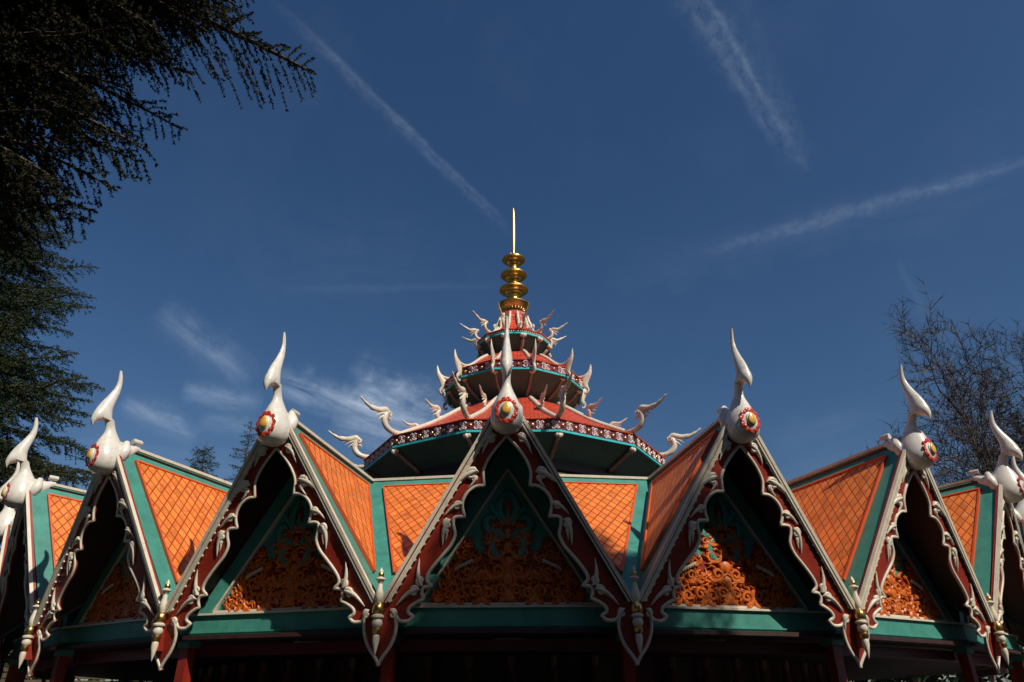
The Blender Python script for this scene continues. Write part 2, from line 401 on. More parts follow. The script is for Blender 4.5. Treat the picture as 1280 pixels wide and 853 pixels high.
def leaf(b, h, tail, s, side=1, d=.0):
    """curled head and tapering tail lying on the board"""
    h, tail = Vector((*h, 0)), Vector((*tail, 0)); ax = (tail-h); L = ax.length; ax.normalize(); pr = Vector((-ax.y, ax.x, 0))*side
    pts = []; rad = []
    for i in range(13):                                    # spiral head
        t = i/12; th = 1.9*PI*(1-t); r = s*(.10+.34*t)
        q = h+ax*(math.cos(th+PI)*r+.0)+pr*(math.sin(th+PI)*r); pts.append(q); rad.append(s*(.10+.11*t))
    e = pts[-1]
    for i in range(1, 8):
        t = i/7; q = e.lerp(tail, t)+pr*(-s*.28*math.sin(PI*t)*(1-.5*t)); pts.append(q); rad.append(s*(.26*(1-t)**.75+.02))
    b.tube([W2(q.x, q.y, .012+.01) for q in pts], [(r, min(r, .045)) for r in rad], 8, lat=None)
LEAVES = [[((.225, 2.37), (.38, 2.14), .175, -1)], [((.53, 1.83), (.84, 1.60), .21, -1), ((.50, 1.77), (.58, 1.63), .11, 1)],
          [((.74, 1.36), (.93, 1.23), .15, -1), ((.88, 1.10), (.95, .80), .165, -1), ((.91, 1.0), (.91, .86), .09, 1)],
          [((1.255, .31), (1.28, .62), .15, 1), ((1.34, .16), (1.60, -.03), .165, -1)], [((1.64, -.14), (1.60, -.32), .14, 1)]]
def make_board(sgn):
    b = MB(); poly = [(0, HH)]+[(x, y) for x, y in IC]+[(HW, 0)]
    poly = [(x*sgn, y) for x, y in poly]
    if sgn > 0: poly = poly[::-1]
    b.plate(poly, OFF, ex, ey, .045)
    o = b.build('bargeboard', RED, pav)
    e = MB(); e.tube([W2(sgn*max(x, .012), y, .004) for x, y in IC], [(.021, .026)]*len(IC), 8)
    e.build('scalloped_edging', CREAM, o, smooth=True)
    # outer trim: two cream beads with a dark groove and short notches
    t = MB(); a, c = W2(0, HH-.03, .03), W2(sgn*(HW-.01), -.0, .03)
    pr = Vector((a-c)).normalized(); side = (pr.cross(en))*(1 if sgn > 0 else -1)
    inn = -side if side.x*sgn > 0 else side                 # towards the board's inside
    t.strip(a-inn*.0, c-inn*.0, .048, .06, en); t.strip(a+inn*.055-pr*.08, c+inn*.055+pr*.05, .026, .045, en)
    t.build('edge_trim', CREAM, o)
    d = MB(); L = (c-a).length; nn = int(L/.125); lo, hi = [], []
    a0, c0 = a+inn*.072-en*.005, c+inn*.072-en*.005; u_ = (c0-a0).normalized()
    for i in range(2, nn):
        x = L*i/nn; lo += [(x, 0), (x+.04, 0)]; hi += [(x, .030), (x+.012, .052), (x+.05, .030)]
    poly = [(L*2/nn, -.012), (L*(nn-1)/nn+.05, -.012)]+hi[::-1]
    if u_.cross(inn).dot(en) < 0: d.plate(poly[::-1], a0+en*.02, u_, inn, -.03)
    else: d.plate(poly, a0+en*.02, u_, inn, .03)
    d.build('toothed_bead', BLACK if sgn > 0 else CREAM, o)  # right bead near-black, left cream: shaded and lit side put into the colour
    for grp in LEAVES:
        s = MB()
        for lf in grp: leaf(s, *lf)
        if sgn < 0: s.v = [(-x, y, z) for x, y, z in s.v]; s.f = [f[::-1] for f in s.f]
        s.build('scroll_leaf', CREAM, o, autosmooth=50)
    return o
for sg in (1, -1):
    bo_ = make_board(sg); spread(bo_, GA[:9], pav)
    for a_ in GA[9:]:
        c_ = copy_rot(bo_, a_, pav)
        for ch_ in list(c_.children):
            if ch_.name.startswith('scroll_leaf'): bpy.data.objects.remove(ch_)

# pediments
PY = -13.36
PZ0, PZ1, PW = 3.05, 5.14, 1.34
def Q2(x, z, d=0): return Vector((x, PY-d, z))
b = MB(); b.plate([(-1.74, 2.64), (1.74, 2.64), (1.70, 2.98), (.03, 5.66), (-.03, 5.66), (-1.70, 2.98)], Q2(0, 0), (1, 0, 0), (0, 0, 1), .08)
ped = b.build('pediment', TEAL, pav)
b = MB()
for a, c in (((-PW, PZ0), (PW, PZ0)), ((PW, PZ0), (0, PZ1)), ((0, PZ1), (-PW, PZ0))):
    b.strip(Q2(a[0], a[1], .02), Q2(c[0], c[1], .02), .035, .06, (0, -1, 0))
b.build('pediment_border', CREAM, ped)
ZS = lambda z: 3.06+(z-3.06)*1.17
b = MB(); hump = [(-1.17, 3.06), (1.17, 3.06), (1.02, 3.34), (.86, 3.32), (.74, 3.42), (.62, 3.44), (.55, 3.62), (.40, 3.80), (.30, 4.0), (.2, 4.05), (.12, 4.25), (0, 4.45),
                  (-.12, 4.25), (-.2, 4.05), (-.30, 4.0), (-.40, 3.80), (-.55, 3.62), (-.62, 3.44), (-.74, 3.42), (-.86, 3.32), (-1.02, 3.34)]
hump = [(x*1.0, z) for x, z in hump]
wide = [(-1.2, 3.06), (1.2, 3.06), (.93, 3.5), (.72, 3.86), (.60, 3.92), (.50, 3.74), (.42, 3.62), (.34, 3.78), (.26, 4.05), (.12, 4.25), (0, 4.45),
        (-.12, 4.25), (-.26, 4.05), (-.34, 3.78), (-.42, 3.62), (-.50, 3.74), (-.60, 3.92), (-.72, 3.86), (-.93, 3.5)]
b.plate([(x, ZS(z)) for x, z in wide], Q2(0, 0, .012), (1, 0, 0), (0, 0, 1), .02); b.build('red_ground', RED, ped)

def curl(b, x, z, s, ang, side=1, d=.03, turns=1.35, tail=1.0):
    pts = []; rad = []; ca, sa = math.cos(ang), math.sin(ang)
    def L(u, v): v *= side; return (x+s*(u*ca-v*sa), z+s*(u*sa+v*ca))
    for i in range(15):
        t = i/14; th = turns*2*PI*(1-t); r = .08+.36*t
        pts.append(L(-math.cos(th)*r, math.sin(th)*r)); rad.append(.10+.06*t)
    for i in range(1, 7):
        t = i/6; pts.append(L(-.44+(-.10*math.sin(PI*t))+.55*tail*t*t, -.05-.9*tail*t)); rad.append(.24*math.sin(PI*min(1, .45+t*.6))+.02)
    b.tube([Q2(px, pz, d) for px, pz in pts], [(min(r*s, .035), r*s) for r in rad], 7, lat=(0, 1, 0))
    # little lobes round the curl
    for j in range(5):
        th = j*1.1+.6; q, q2, q3 = L(-math.cos(th)*.46, math.sin(th)*.46), L(-math.cos(th+.25)*.66, math.sin(th+.25)*.66), L(-math.cos(th+.65)*.80, math.sin(th+.65)*.80); b.tube([Q2(q[0], q[1], d), Q2(q2[0], q2[1], d+.006), Q2(q3[0], q3[1], d)], [(.035, .13*s), (.03, .09*s), (.004, .01*s)], 6, lat=(0, 1, 0))
b = MB()
HALF = [(.30, 3.90, .15, 1.0, 1), (.20, 4.02, .13, 2.2, -1), (.92, 3.46, .11, 2.2, 1), (1.10, 3.18, .10, .6, 1), (.12, 3.22, .20, .3, 1), (.30, 3.18, .20, 2.6, -1), (.50, 3.20, .22, .5, 1), (.72, 3.17, .19, 2.4, -1), (.90, 3.16, .16, .8, 1), (1.04, 3.13, .12, 2.2, 1),
        (.16, 3.46, .22, 1.9, 1), (.22, 3.70, .20, 1.2, -1), (.13, 3.92, .17, 1.7, 1), (.07, 4.12, .12, 1.4, 1),
        (.62, 3.44, .17, 1.0, 1), (.82, 3.42, .18, 2.9, -1), (.66, 3.68, .16, 2.0, 1), (.52, 3.62, .15, .4, -1), (.78, 3.60, .12, 1.2, 1), (.46, 3.40, .15, 3.4, 1), (.95, 3.32, .13, .3, 1),
        (.34, 3.40, .16, 4.2, -1), (.60, 3.80, .11, 2.4, 1)]
for x, z, s, a, sd in HALF:
    s *= 1.10; z = ZS(z)
    curl(b, x, z, s, a, sd); curl(b, -x, z, s, PI-a, -sd)
for z, w_, h_ in ((3.16, .10, .09), (3.36, .085, .10), (3.56, .10, .10), (3.76, .075, .10), (3.95, .06, .09), (4.12, .045, .08), (4.27, .028, .09)): b.ball(Q2(0, ZS(z), .03), (w_, .04, h_*1.1), 8, 6)
for k in range(9):                                       # pointed flames between the scrolls
    x = .1+k*.115; z = 3.32+.05*math.sin(k*2.1); 
    for s_ in (-1, 1): b.tube([Q2(s_*x, z, .03), Q2(s_*(x+.03), z+.07, .035), Q2(s_*(x-.01), z+.15, .03)], [(.03, .02), (.025, .02), .003], 5)
b.build('carved_scrolls', ORANGE, ped, autosmooth=35)
for s_ in (-1, 1):
    b = MB(); b.strip(Q2(s_*.80, 3.57, .07), Q2(s_*.54, 3.69, .07), .03, .03, (0, -1, 0))
    for i in range(7):
        t = i/6; x, z = .80-.26*t, 3.57+.12*t; b.tube([Q2(s_*x, z, .07), Q2(s_*(x+.012), z-.045, .07)], [.018, .012], 5)
    b.build('white_teeth', CREAM, ped)
b = MB()
def fl(pts, w): b.tube(smooth_curve([Q2(x, z, .03) for x, z in pts], 3), [(.03, w*math.sin(PI*(.12+.8*i/(3*(len(pts)-1))))) for i in range(3*(len(pts)-1)+1)], 7, lat=(0, 1, 0))
for s_ in (-1, 1):
    fl([(s_*x, z) for x, z in ((.04, 4.02), (.14, 4.12), (.30, 4.14), (.36, 4.28), (.27, 4.36), (.19, 4.30))], .075)
    fl([(s_*x, z) for x, z in ((.10, 3.70), (.22, 3.82), (.24, 3.98), (.13, 4.10))], .07)
    fl([(s_*x, z) for x, z in ((.02, 4.30), (.13, 4.42), (.13, 4.58), (.03, 4.80))], .075)
    fl([(s_*x, z) for x, z in ((.05, 4.22), (.20, 4.42), (.27, 4.52), (.24, 4.62))], .045)
b.ball(Q2(0, 4.42, .03), (.05, .04, .10), 8, 6)
b.build('carved_blossom', TEAL, ped, smooth=True)
spread(ped, GA, pav)
# fascia beam below each pediment
b = MB(); b.box((0, PY-.03, 2.83), (3.56, .05, .37)); fa = b.build('fascia', TEAL, pav)
b = MB(); b.box((0, PY-.085, 2.665), (3.58, .07, .065)); b.box((0, PY-.07, 2.74), (3.58, .025, .02)); b.build('fascia_moulding', TEAL, fa)
b = MB(); b.box((0, PY-.075, 3.01), (3.58, .05, .03)); b.build('fascia_bead', CREAM, fa)
spread(fa, GA, pav)
b = MB(); b.box((0, PY+.32, 2.50), (3.3, .14, .16)); bm_ = b.build('eaves_beam', MAROON, pav); spread(bm_, GA, pav)

# gable finials
def lens_loft(b, secs, cx=0., n=12, keel=.0):
    """secs: (front_rho, front_z, back_rho, back_z, halfwidth)"""
    vs = []
    for fr, fz, br, bz, w in secs:
        c = Vector((0, -(fr+br)/2, (fz+bz)/2)); h = Vector((0, -(fr-br)/2, (fz-bz)/2))
        for j in range(n):
            th = 2*PI*j/n; cs, sn = math.cos(th), math.sin(th)
            ww = w*(abs(sn)**(1.0+keel))*(1 if sn > 0 else -1)
            vs.append(c+h*cs+Vector((ww, 0, 0)))
    k = len(secs)
    fs = [(i*n+j, i*n+(j+1) % n, (i+1)*n+(j+1) % n, (i+1)*n+j) for i in range(k-1) for j in range(n)]
    fs += [tuple(range(n-1, -1, -1)), tuple((k-1)*n+j for j in range(n))]
    b.add(vs, fs)
def smooth_secs(S, n=3):
    A = np.array(S); out = []
    for i in range(len(A)-1):
        p0, p1, p2, p3 = A[max(i-1, 0)], A[i], A[i+1], A[min(i+2, len(A)-1)]
        for j in range(n):
            t = j/n; out.append(.5*((2*p1)+(p2-p0)*t+(2*p0-5*p1+4*p2-p3)*t*t+(3*p1-p0-3*p2+p3)*t**3))
    out.append(A[-1]); return [tuple(map(float, q)) for q in out]
b = MB()
lens_loft(b, smooth_secs([(14.655, 7.325, 14.61, 7.33, .016), (14.645, 7.22, 14.565, 7.22, .026), (14.635, 7.09, 14.54, 7.08, .034), (14.665, 6.95, 14.535, 6.92, .046), (14.73, 6.80, 14.56, 6.76, .062),
               (14.82, 6.63, 14.585, 6.58, .084), (14.885, 6.47, 14.56, 6.42, .098), (14.90, 6.36, 14.52, 6.31, .090)]), n=16, keel=.35)
lens_loft(b, smooth_secs([(14.86, 6.52, 14.62, 6.34, .094), (14.905, 6.40, 14.74, 6.285, .088), (14.92, 6.29, 14.82, 6.24, .055), (14.90, 6.21, 14.855, 6.19, .028), (14.862, 6.15, 14.855, 6.15, .006)]), n=16, keel=.2)
lens_loft(b, smooth_secs([(14.70, 6.40, 14.50, 6.34, .075), (14.645, 6.27, 14.45, 6.23, .062), (14.62, 6.18, 14.40, 6.15, .066), (14.63, 6.08, 14.335, 6.06, .095), (14.69, 5.94, 14.26, 5.94, .155),
               (14.74, 5.80, 14.20, 5.80, .215), (14.765, 5.66, 14.18, 5.66, .25), (14.755, 5.55, 14.20, 5.55, .25), (14.71, 5.45, 14.26, 5.45, .21), (14.63, 5.385, 14.35, 5.385, .13), (14.53, 5.36, 14.46, 5.36, .03)]), n=24)
b.tube([(0, -14.32, 5.80), (0, -14.20, 5.82), (0, -14.08, 5.90), (0, -13.98, 5.97), (0, -13.9, 6.0)], [.17, .16, .11, .075, .03], 14)       # tail onto the ridge
for s_ in (-1, 1): b.tube([(s_*.10, -14.22, 6.02), (s_*.15, -14.24, 5.86), (s_*.155, -14.30, 5.70), (s_*.09, -14.33, 5.60)], [.05, .10, .10, .04], 12)
fin = b.build('gable_finial', WHITE, pav, autosmooth=60)
# flower on the front of the bulb
def on_bulb(x, z):
    zz = [5.385, 5.45, 5.55, 5.66, 5.80, 5.94, 6.08]; fr = [14.63, 14.71, 14.755, 14.765, 14.74, 14.69, 14.63]; br = [14.35, 14.26, 14.20, 14.18, 14.20, 14.26, 14.335]; ww = [.13, .21, .25, .25, .215, .155, .095]
    f_, r_, w_ = np.interp(z, zz, fr), np.interp(z, zz, br), np.interp(z, zz, ww)
    c, h = (f_+r_)/2, (f_-r_)/2; return Vector((x, -(c+h*math.sqrt(max(0, 1-(x/w_)**2))), z))
ZC = 5.655
b = MB(); NP = 11
for j in range(NP):
    th = PI/2+2*PI*(j+.5)/NP; x, z = .138*math.cos(th), ZC-.01+.170*math.sin(th)
    if math.sin(th) > .8: x *= .8
    p = on_bulb(x, z); b.ball(p, (.047, .013, .051), 12, 6)
    q2 = PI/2+2*PI*j/NP; p2 = on_bulb(.125*math.cos(q2), ZC-.01+.155*math.sin(q2)); b.ball(p2, (.034, .009, .034), 8, 5)
b.build('petal_ring', mat('petal_red', (.55, .045, .018), .3), fin, smooth=True)
b = MB(); c = on_bulb(0, ZC); b.ball(c+Vector((0, .012, -.003)), (.084, .026, .116), 18, 8); b.build('flower_heart', WHITE, fin, smooth=True)
b = MB(); pr = [(0, -.096), (.036, -.086), (.064, -.052), (.070, -.012), (.056, .040), (.029, .084), (0, .115)]
vs_ = MB(); vs_.lathe([(r+.0005, z) for r, z in pr], (0, 0, 0), 16, 1, .36)
vs_.v = [(x, y+c.y-.014, z+ZC) for x, y, z in vs_.v]
vs_.build('gold_drop', mat('yellow_enamel', (.72, .42, .06), .3, var=.2, vscale=20), fin, smooth=True)
spread(fin, GA, pav)
# turned posts where two gables meet
def post_part(b, prof, tilt=None): b.lathe([(max(r, .001), z) for r, z in prof], (0, -14.09, 0), 14)
b = MB(); post_part(b, [(0, 3.49), (.012, 3.47), (.035, 3.43), (.03, 3.40)][::-1]); post_part(b, [(.03, 3.25), (.05, 3.30), (.075, 3.315), (.075, 3.33), (.035, 3.35), (.028, 3.36)])
post_part(b, [(.03, 2.99), (.045, 3.01), (.058, 3.08), (.055, 3.14), (.04, 3.2), (.03, 3.28)])
post_part(b, [(.05, 2.78), (.09, 2.80), (.092, 2.82), (.055, 2.85)]); post_part(b, [(.04, 2.66), (.07, 2.69), (.078, 2.73), (.06, 2.78)])
post_part(b, [(0, 2.30), (.02, 2.36), (.052, 2.50), (.048, 2.56), (.03, 2.60)])
po = b.build('turned_post', CREAM, pav, autosmooth=45)
for pf in ([(.03, 3.345), (.045, 3.37), (.045, 3.40), (.03, 3.415)], [(.07, 2.85), (.085, 2.87), (.085, 2.95), (.07, 2.97), (.05, 3.0)], [(.04, 2.57), (.065, 2.60), (.068, 2.645), (.045, 2.67)]):
    b = MB(); post_part(b, pf); b.build('gold_band', GOLD, po, autosmooth=45)
b = MB(); b.box((0, -14.0, 2.75), (.05, .16, .6)); b.build('post_back', RED, po)
po_angs = [a for a in VA if abs(a) < 5*A24]
spread(po, po_angs, pav)
# columns
b = MB(); b.box((0, -13.42, 1.33), (.17, .17, 2.62)); cl = b.build('column', RED, pav)
b = MB(); b.box((0, -13.42, 2.58), (.24, .24, .10)); b.build('column_cap', TEAL, cl); b = MB(); b.box((0, -13.42, .1), (.3, .3, .2)); b.build('column_base', TEAL, cl)
spread(cl, [(k+.5)*A24 for k in range(-12, 12)], pav)
# interior: ceiling and panelled inner drum
b = MB(); v = [P3(13.66, (k+.5)*A24, 2.63) for k in range(24)]; v += [p+Vector((0, 0, .06)) for p in v]
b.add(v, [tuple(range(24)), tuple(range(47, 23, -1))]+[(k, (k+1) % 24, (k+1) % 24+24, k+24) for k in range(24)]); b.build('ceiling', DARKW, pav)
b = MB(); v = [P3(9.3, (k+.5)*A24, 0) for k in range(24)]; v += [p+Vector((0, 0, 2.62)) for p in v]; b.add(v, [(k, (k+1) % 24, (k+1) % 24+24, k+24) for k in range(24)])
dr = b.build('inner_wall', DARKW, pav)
b = MB(); b.lathe([(.05, 0), (.10, .2), (.05, .4), (.08, .9), (.10, 1.4), (.06, 1.7), (.11, 2.1), (.07, 2.4), (.10, 2.6)], (0, -9.45, 0), 8)
pl = b.build('baluster_pilaster', mat('pilaster_brown', (.10, .03, .02), .4), pav); spread(pl, [k*A24/3 for k in range(-14, 15)], pav)
b = MB(); b.lathe([(.02, 2.57), (.22, 2.575), (.25, 2.60), (.25, 2.628)], (0, -12.6, 0), 20); lp = b.build('ceiling_lamp', LAMPW, pav, autosmooth=40); spread(lp, GA[:7], pav)

# ------------------------------------------------------------------ tower
def ngon_ring(rho, z, n=12): return [P3(rho, (k+.5)*A12, z) for k in range(n)]
def band(prof, n=12):
    b = MB(); k = len(prof)
    for r, z in prof: b.v += [tuple(p) for p in ngon_ring(r, z)]
    b.f = [(i*n+j, i*n+(j+1) % n, (i+1)*n+(j+1) % n, (i+1)*n+j) for i in range(k-1) for j in range(n)]
    return b
def tower_uv_roof(name, prof, mat_, parent):
    """roof with own UV: u along the side, v up the slope"""
    me = bpy.data.meshes.new(name); vs = []; fs = []; uvs = []
    ln = [0]
    for a, c in zip(prof[:-1], prof[1:]): ln.append(ln[-1]+math.hypot(a[0]-c[0], a[1]-c[1]))
    for k in range(12):
        a0, a1 = (k-.5)*A12, (k+.5)*A12
        for i in range(len(prof)-1):
            o = len(vs)
            for (r, z), l_, aa, sg in ((prof[i], ln[i], a0, -1), (prof[i], ln[i], a1, 1), (prof[i+1], ln[i+1], a1, 1), (prof[i+1], ln[i+1], a0, -1)):
                vs.append(tuple(P3(r, aa, z))); uvs.append((sg*r*math.sin(A12/2)+k*3.1, l_))
            fs.append((o, o+1, o+2, o+3))
    me.from_pydata(vs, [], fs); ul = me.uv_layers.new(name='UVMap')
    for lp_ in me.loops: ul.data[lp_.index].uv = uvs[lp_.vertex_index]
    me.materials.append(mat_); o = bpy.data.objects.new(name, me); COL.objects.link(o); o.parent = parent; return o
CA = [(k+.5)*A12 for k in (-1, 0, -2, 1, -3, 2, -4, 3, -5, 4, -6, 5)]
SA = [k*A12 for k in range(-6, 6)]
# drum walls
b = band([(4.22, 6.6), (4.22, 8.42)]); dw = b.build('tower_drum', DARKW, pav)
b = band([(4.25, 7.9), (4.31, 7.92), (4.31, 7.98), (4.25, 8.0)]); b.build('gold_moulding', GOLD, dw)
b = band([(4.24, 8.05), (4.34, 8.07), (4.34, 8.2), (4.24, 8.22)]); b.build('wall_moulding', DARKW, dw)
T = [dict(eave=5.29, z=8.92, h=.33, foot=4.2, fz=8.38, roof=[(5.22, 9.27), (4.9, 9.46), (4.4, 9.74), (3.86, 10.05), (3.31, 10.42), (2.73, 10.84), (2.2, 11.20), (1.6, 11.52)], ne=6),
     dict(eave=2.62, z=12.18, h=.30, foot=1.62, fz=11.50, roof=[(2.57, 12.50), (2.3, 12.66), (2.0, 12.92), (1.7, 13.20), (1.4, 13.42), (.85, 13.66)], ne=2),
     dict(eave=1.44, z=14.20, h=.11, foot=.82, fz=13.58, roof=[(1.41, 14.32), (1.15, 14.44), (.88, 14.66), (.66, 14.98), (.54, 15.3), (.50, 15.72)], ne=0)]
def ornament_tile(b, c, ex_, w, h):
    """pierced white tile: four curls and a centre"""
    up = Vector((0, 0, 1)); out = ex_.cross(up)
    for sx_ in (-1, 1):
        for sz_ in (-1, 1):
            pts = [c+ex_*(sx_*w*(.28+.2*math.cos(t)))+up*(sz_*h*(.27+.17*math.sin(t)))+out*.012 for t in np.linspace(-.4, 4.6, 8)]
            b.tube(pts, [(w*.13, .014)]*8, 5)
    b.ball(c+out*.012, (w*.16, w*.16, h*.12), 6, 4)
for ti, t in enumerate(T):
    e, z, h = t['eave'], t['z'], t['h']
    rf = tower_uv_roof('tower_roof', t['roof'], RTILE, pav)
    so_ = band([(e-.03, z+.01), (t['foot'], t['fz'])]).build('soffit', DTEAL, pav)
    if ti: band([(t['foot']-.02, t['fz']-.35), (t['foot']-.02, t['fz']+.02)]).build('neck_wall', MAROON, pav)
    fz = band([(e-.04, z), (e, z), (e, z+h), (e-.04, z+h)]).build('frieze', MAROON if ti < 2 else RED, pav)
    band([(e-.05, z+h), (e+.05, z+h+.002), (e+.06, z+h+.03), (e-.06, z+h+.05)]).build('roof_edge', LINE if ti < 2 else LINE, fz)
    band([(e-.05, z-.05), (e+.025, z-.05), (e+.025, z+.012), (e+.002, z+.014)]).build('turquoise_strip', CYAN, fz)
    if ti < 2:
        side = 2*e*math.sin(A12/2); inr = e*math.cos(A12/2)
        n_el = t['ne']*2; rose = mat('rose_paint', (.42, .16, .19), .5); pieces = []
        for i in range(n_el):
            x = -side/2+side*(i+.5)/n_el; c = Vector((x, -inr-.005, z+h*.5)); sw = side/n_el
            if i % 2 == 0: q = MB(); rr_ = .066 if ti == 0 else .055; q.ball(c, (rr_, .055, rr_), 10, 6); pieces.append(q.build('gold_stud', GOLD, fz, smooth=True))
            else:
                q = MB(); q.box(c+Vector((0, .004, 0)), (sw*.86, .012, h*.8)); pieces.append(q.build('tile_backing', rose, fz))
                q = MB(); ornament_tile(q, c, Vector((1, 0, 0)), sw*.95, h*.82); pieces.append(q.build('white_tile', PINK, fz, smooth=True))
        for o in pieces:
            o.rotation_euler = (0, 0, SA[0])
            for a in SA[1:]:
                c_ = o.copy(); COL.objects.link(c_); c_.parent = fz; c_.rotation_euler = (0, 0, a)
    else:
        dn = MB(); side = 2*e*math.sin(A12/2); inr = e*math.cos(A12/2)
        for i in range(9): dn.box((-side/2+side*(i+.5)/9, -inr-.012, z+.06), (.035, .03, .045))
        o = dn.build('dentils', PINK, fz); o.rotation_euler = (0, 0, SA[0])
        for a in SA[1:]:
            c_ = o.copy(); COL.objects.link(c_); c_.parent = fz; c_.rotation_euler = (0, 0, a)
    # hip ridge
    hr = MB(); pts = smooth_curve([(0, -r, zz+.03) for r, zz in t['roof']][:(7 if ti == 0 else 5)], 3)
    w0 = (.085, .065, .05)[ti]
    hr.tube(pts, [(w0, w0*.9)]*len(pts), 8); ho = hr.build('hip_ridge', CREAM, pav, smooth=True); spread(ho, CA, pav)
def Y(r, z, x=0): return Vector((x, -r, z))
# tier one corner horns
b = MB()
b.tube(smooth_curve([Y(4.75, 9.50), Y(5.05, 9.40), Y(5.35, 9.40), Y(5.58, 9.50), Y(5.69, 9.68), Y(5.66, 9.86), Y(5.60, 9.95)], 4), [(.05, .06), (.06, .07), (.07, .08)]+[(.08, .09)]*8+[(.085, .10)]*8+[(.085, .11)]*4+[(.08, .11), (.06, .08)], 10, lat=(1, 0, 0))
b.tube(smooth_curve([Y(5.50, 9.93), Y(5.66, 10.05), Y(5.90, 9.98), Y(6.20, 9.99), Y(6.42, 10.08), Y(6.64, 10.23)], 4), [(.07, .07)]*4+[(.08, .10)]*5+[(.065, .085)]*4+[(.05, .055)]*4+[(.03, .03)]*3+[(.006, .006)], 10, lat=(1, 0, 0))
for q in ([(5.72, 9.92), (5.88, 9.86), (6.02, 9.76)], [(5.76, 9.98), (5.95, 9.93), (6.12, 9.86)], [(5.74, 9.82), (5.84, 9.74), (5.92, 9.66)]):
    b.tube([Y(*p) for p in q], [(.06, .05), (.045, .035), (.005, .005)], 8, lat=(1, 0, 0))
for s_ in (-1, 1): b.tube([Y(5.56+.085*math.cos(a)*(1-i*.06), 9.93+.085*math.sin(a)*(1-i*.06), s_*(.055+.004*i)) for i, a in enumerate(np.linspace(2.2, 8.5, 12))], [.022]*12, 6)
b.tube([Y(5.56, 9.80), Y(5.47, 9.78), Y(5.44, 9.72)], [.05, .035, .012], 8)
ho = b.build('corner_horn', CREAM, pav, autosmooth=55); spread(ho, CA, pav)
# small mid-hip figure on tier one
b = MB()
b.tube(smooth_curve([Y(3.15, 10.55), Y(3.40, 10.42), Y(3.58, 10.36), Y(3.62, 10.48), Y(3.55, 10.62), Y(3.66, 10.72), Y(3.88, 10.70), Y(4.18, 10.88)], 3), [(.05, .06)]*6+[(.06, .08)]*10+[(.05, .06)]*3+[(.03, .03)]*2+[(.005, .005)], 8, lat=(1, 0, 0))
for q in ([(3.64, 10.60), (3.78, 10.56), (3.88, 10.48)], [(3.62, 10.50), (3.72, 10.44), (3.82, 10.40)], [(3.66, 10.66), (3.82, 10.62), (3.94, 10.58)]): b.tube([Y(*p) for p in q], [(.045, .04), (.035, .03), (.004, .004)], 7, lat=(1, 0, 0))
ho = b.build('hip_figure', CREAM, pav, autosmooth=55); spread(ho, CA, pav)
# tier two swept horns (flat carved plates with thickness)
b = MB()
lens_loft(b, smooth_secs([(2.99, 13.14, 2.96, 13.15, .008), (3.0, 13.0, 2.90, 12.98, .03), (3.0, 12.84, 2.82, 12.82, .05), (2.96, 12.68, 2.70, 12.68, .06), (2.88, 12.50, 2.60, 12.52, .06), (2.82, 12.34, 2.62, 12.34, .055), (2.80, 12.22, 2.68, 12.22, .04), (2.84, 12.12, 2.78, 12.12, .02)]), n=12)
b.tube(smooth_curve([Y(2.05, 12.92), Y(2.25, 12.76), Y(2.48, 12.66), Y(2.72, 12.68), Y(2.88, 12.80)], 3), [(.05, .05)]*5+[(.06, .06)]*7+[(.04, .04)], 8, lat=(1, 0, 0))
b.tube(smooth_curve([Y(2.74, 12.3), Y(2.84, 12.16), Y(2.80, 12.02), Y(2.72, 11.98), Y(2.70, 12.05)], 3), [(.05, .04)]*9+[(.035, .03)]*4, 8, lat=(1, 0, 0))
ho = b.build('corner_horn', CREAM, pav, autosmooth=55); spread(ho, CA, pav)
# tier three horns
b = MB()
b.tube(smooth_curve([Y(.86, 14.84), Y(1.0, 14.62), Y(1.18, 14.50), Y(1.38, 14.47), Y(1.52, 14.56), Y(1.55, 14.70), Y(1.50, 14.80)], 3), [(.05, .05)]*8+[(.055, .06)]*11, 8, lat=(1, 0, 0))
b.tube(smooth_curve([Y(1.46, 14.80), Y(1.58, 14.86), Y(1.76, 14.82), Y(1.96, 14.92), Y(2.20, 15.08)], 3), [(.05, .05)]*3+[(.055, .07)]*4+[(.04, .05)]*3+[(.025, .025)]*2+[(.004, .004)], 8, lat=(1, 0, 0))
for q in ([(1.58, 14.78), (1.70, 14.74), (1.80, 14.66)], [(1.6, 14.70), (1.68, 14.64), (1.74, 14.56)]): b.tube([Y(*p) for p in q], [(.04, .035), (.03, .025), (.004, .004)], 7, lat=(1, 0, 0))
b.ball(Y(1.47, 14.84), (.06, .07, .07), 8, 6)
b.tube(smooth_curve([Y(1.12, 14.52), Y(1.02, 14.68), Y(1.08, 14.82), Y(1.0, 14.92)], 3), [(.05, .05)]*8+[(.03, .03)]*2, 8, lat=(1, 0, 0))
b.tube(smooth_curve([Y(.72, 14.95), Y(.70, 15.15), Y(.60, 15.35), Y(.56, 15.6)], 3), [(.055, .06)]*5+[(.06, .07)]*3+[(.05, .05)]*2, 8, lat=(1, 0, 0))
ho = b.build('corner_horn', CREAM, pav, autosmooth=55); spread(ho, CA, pav)
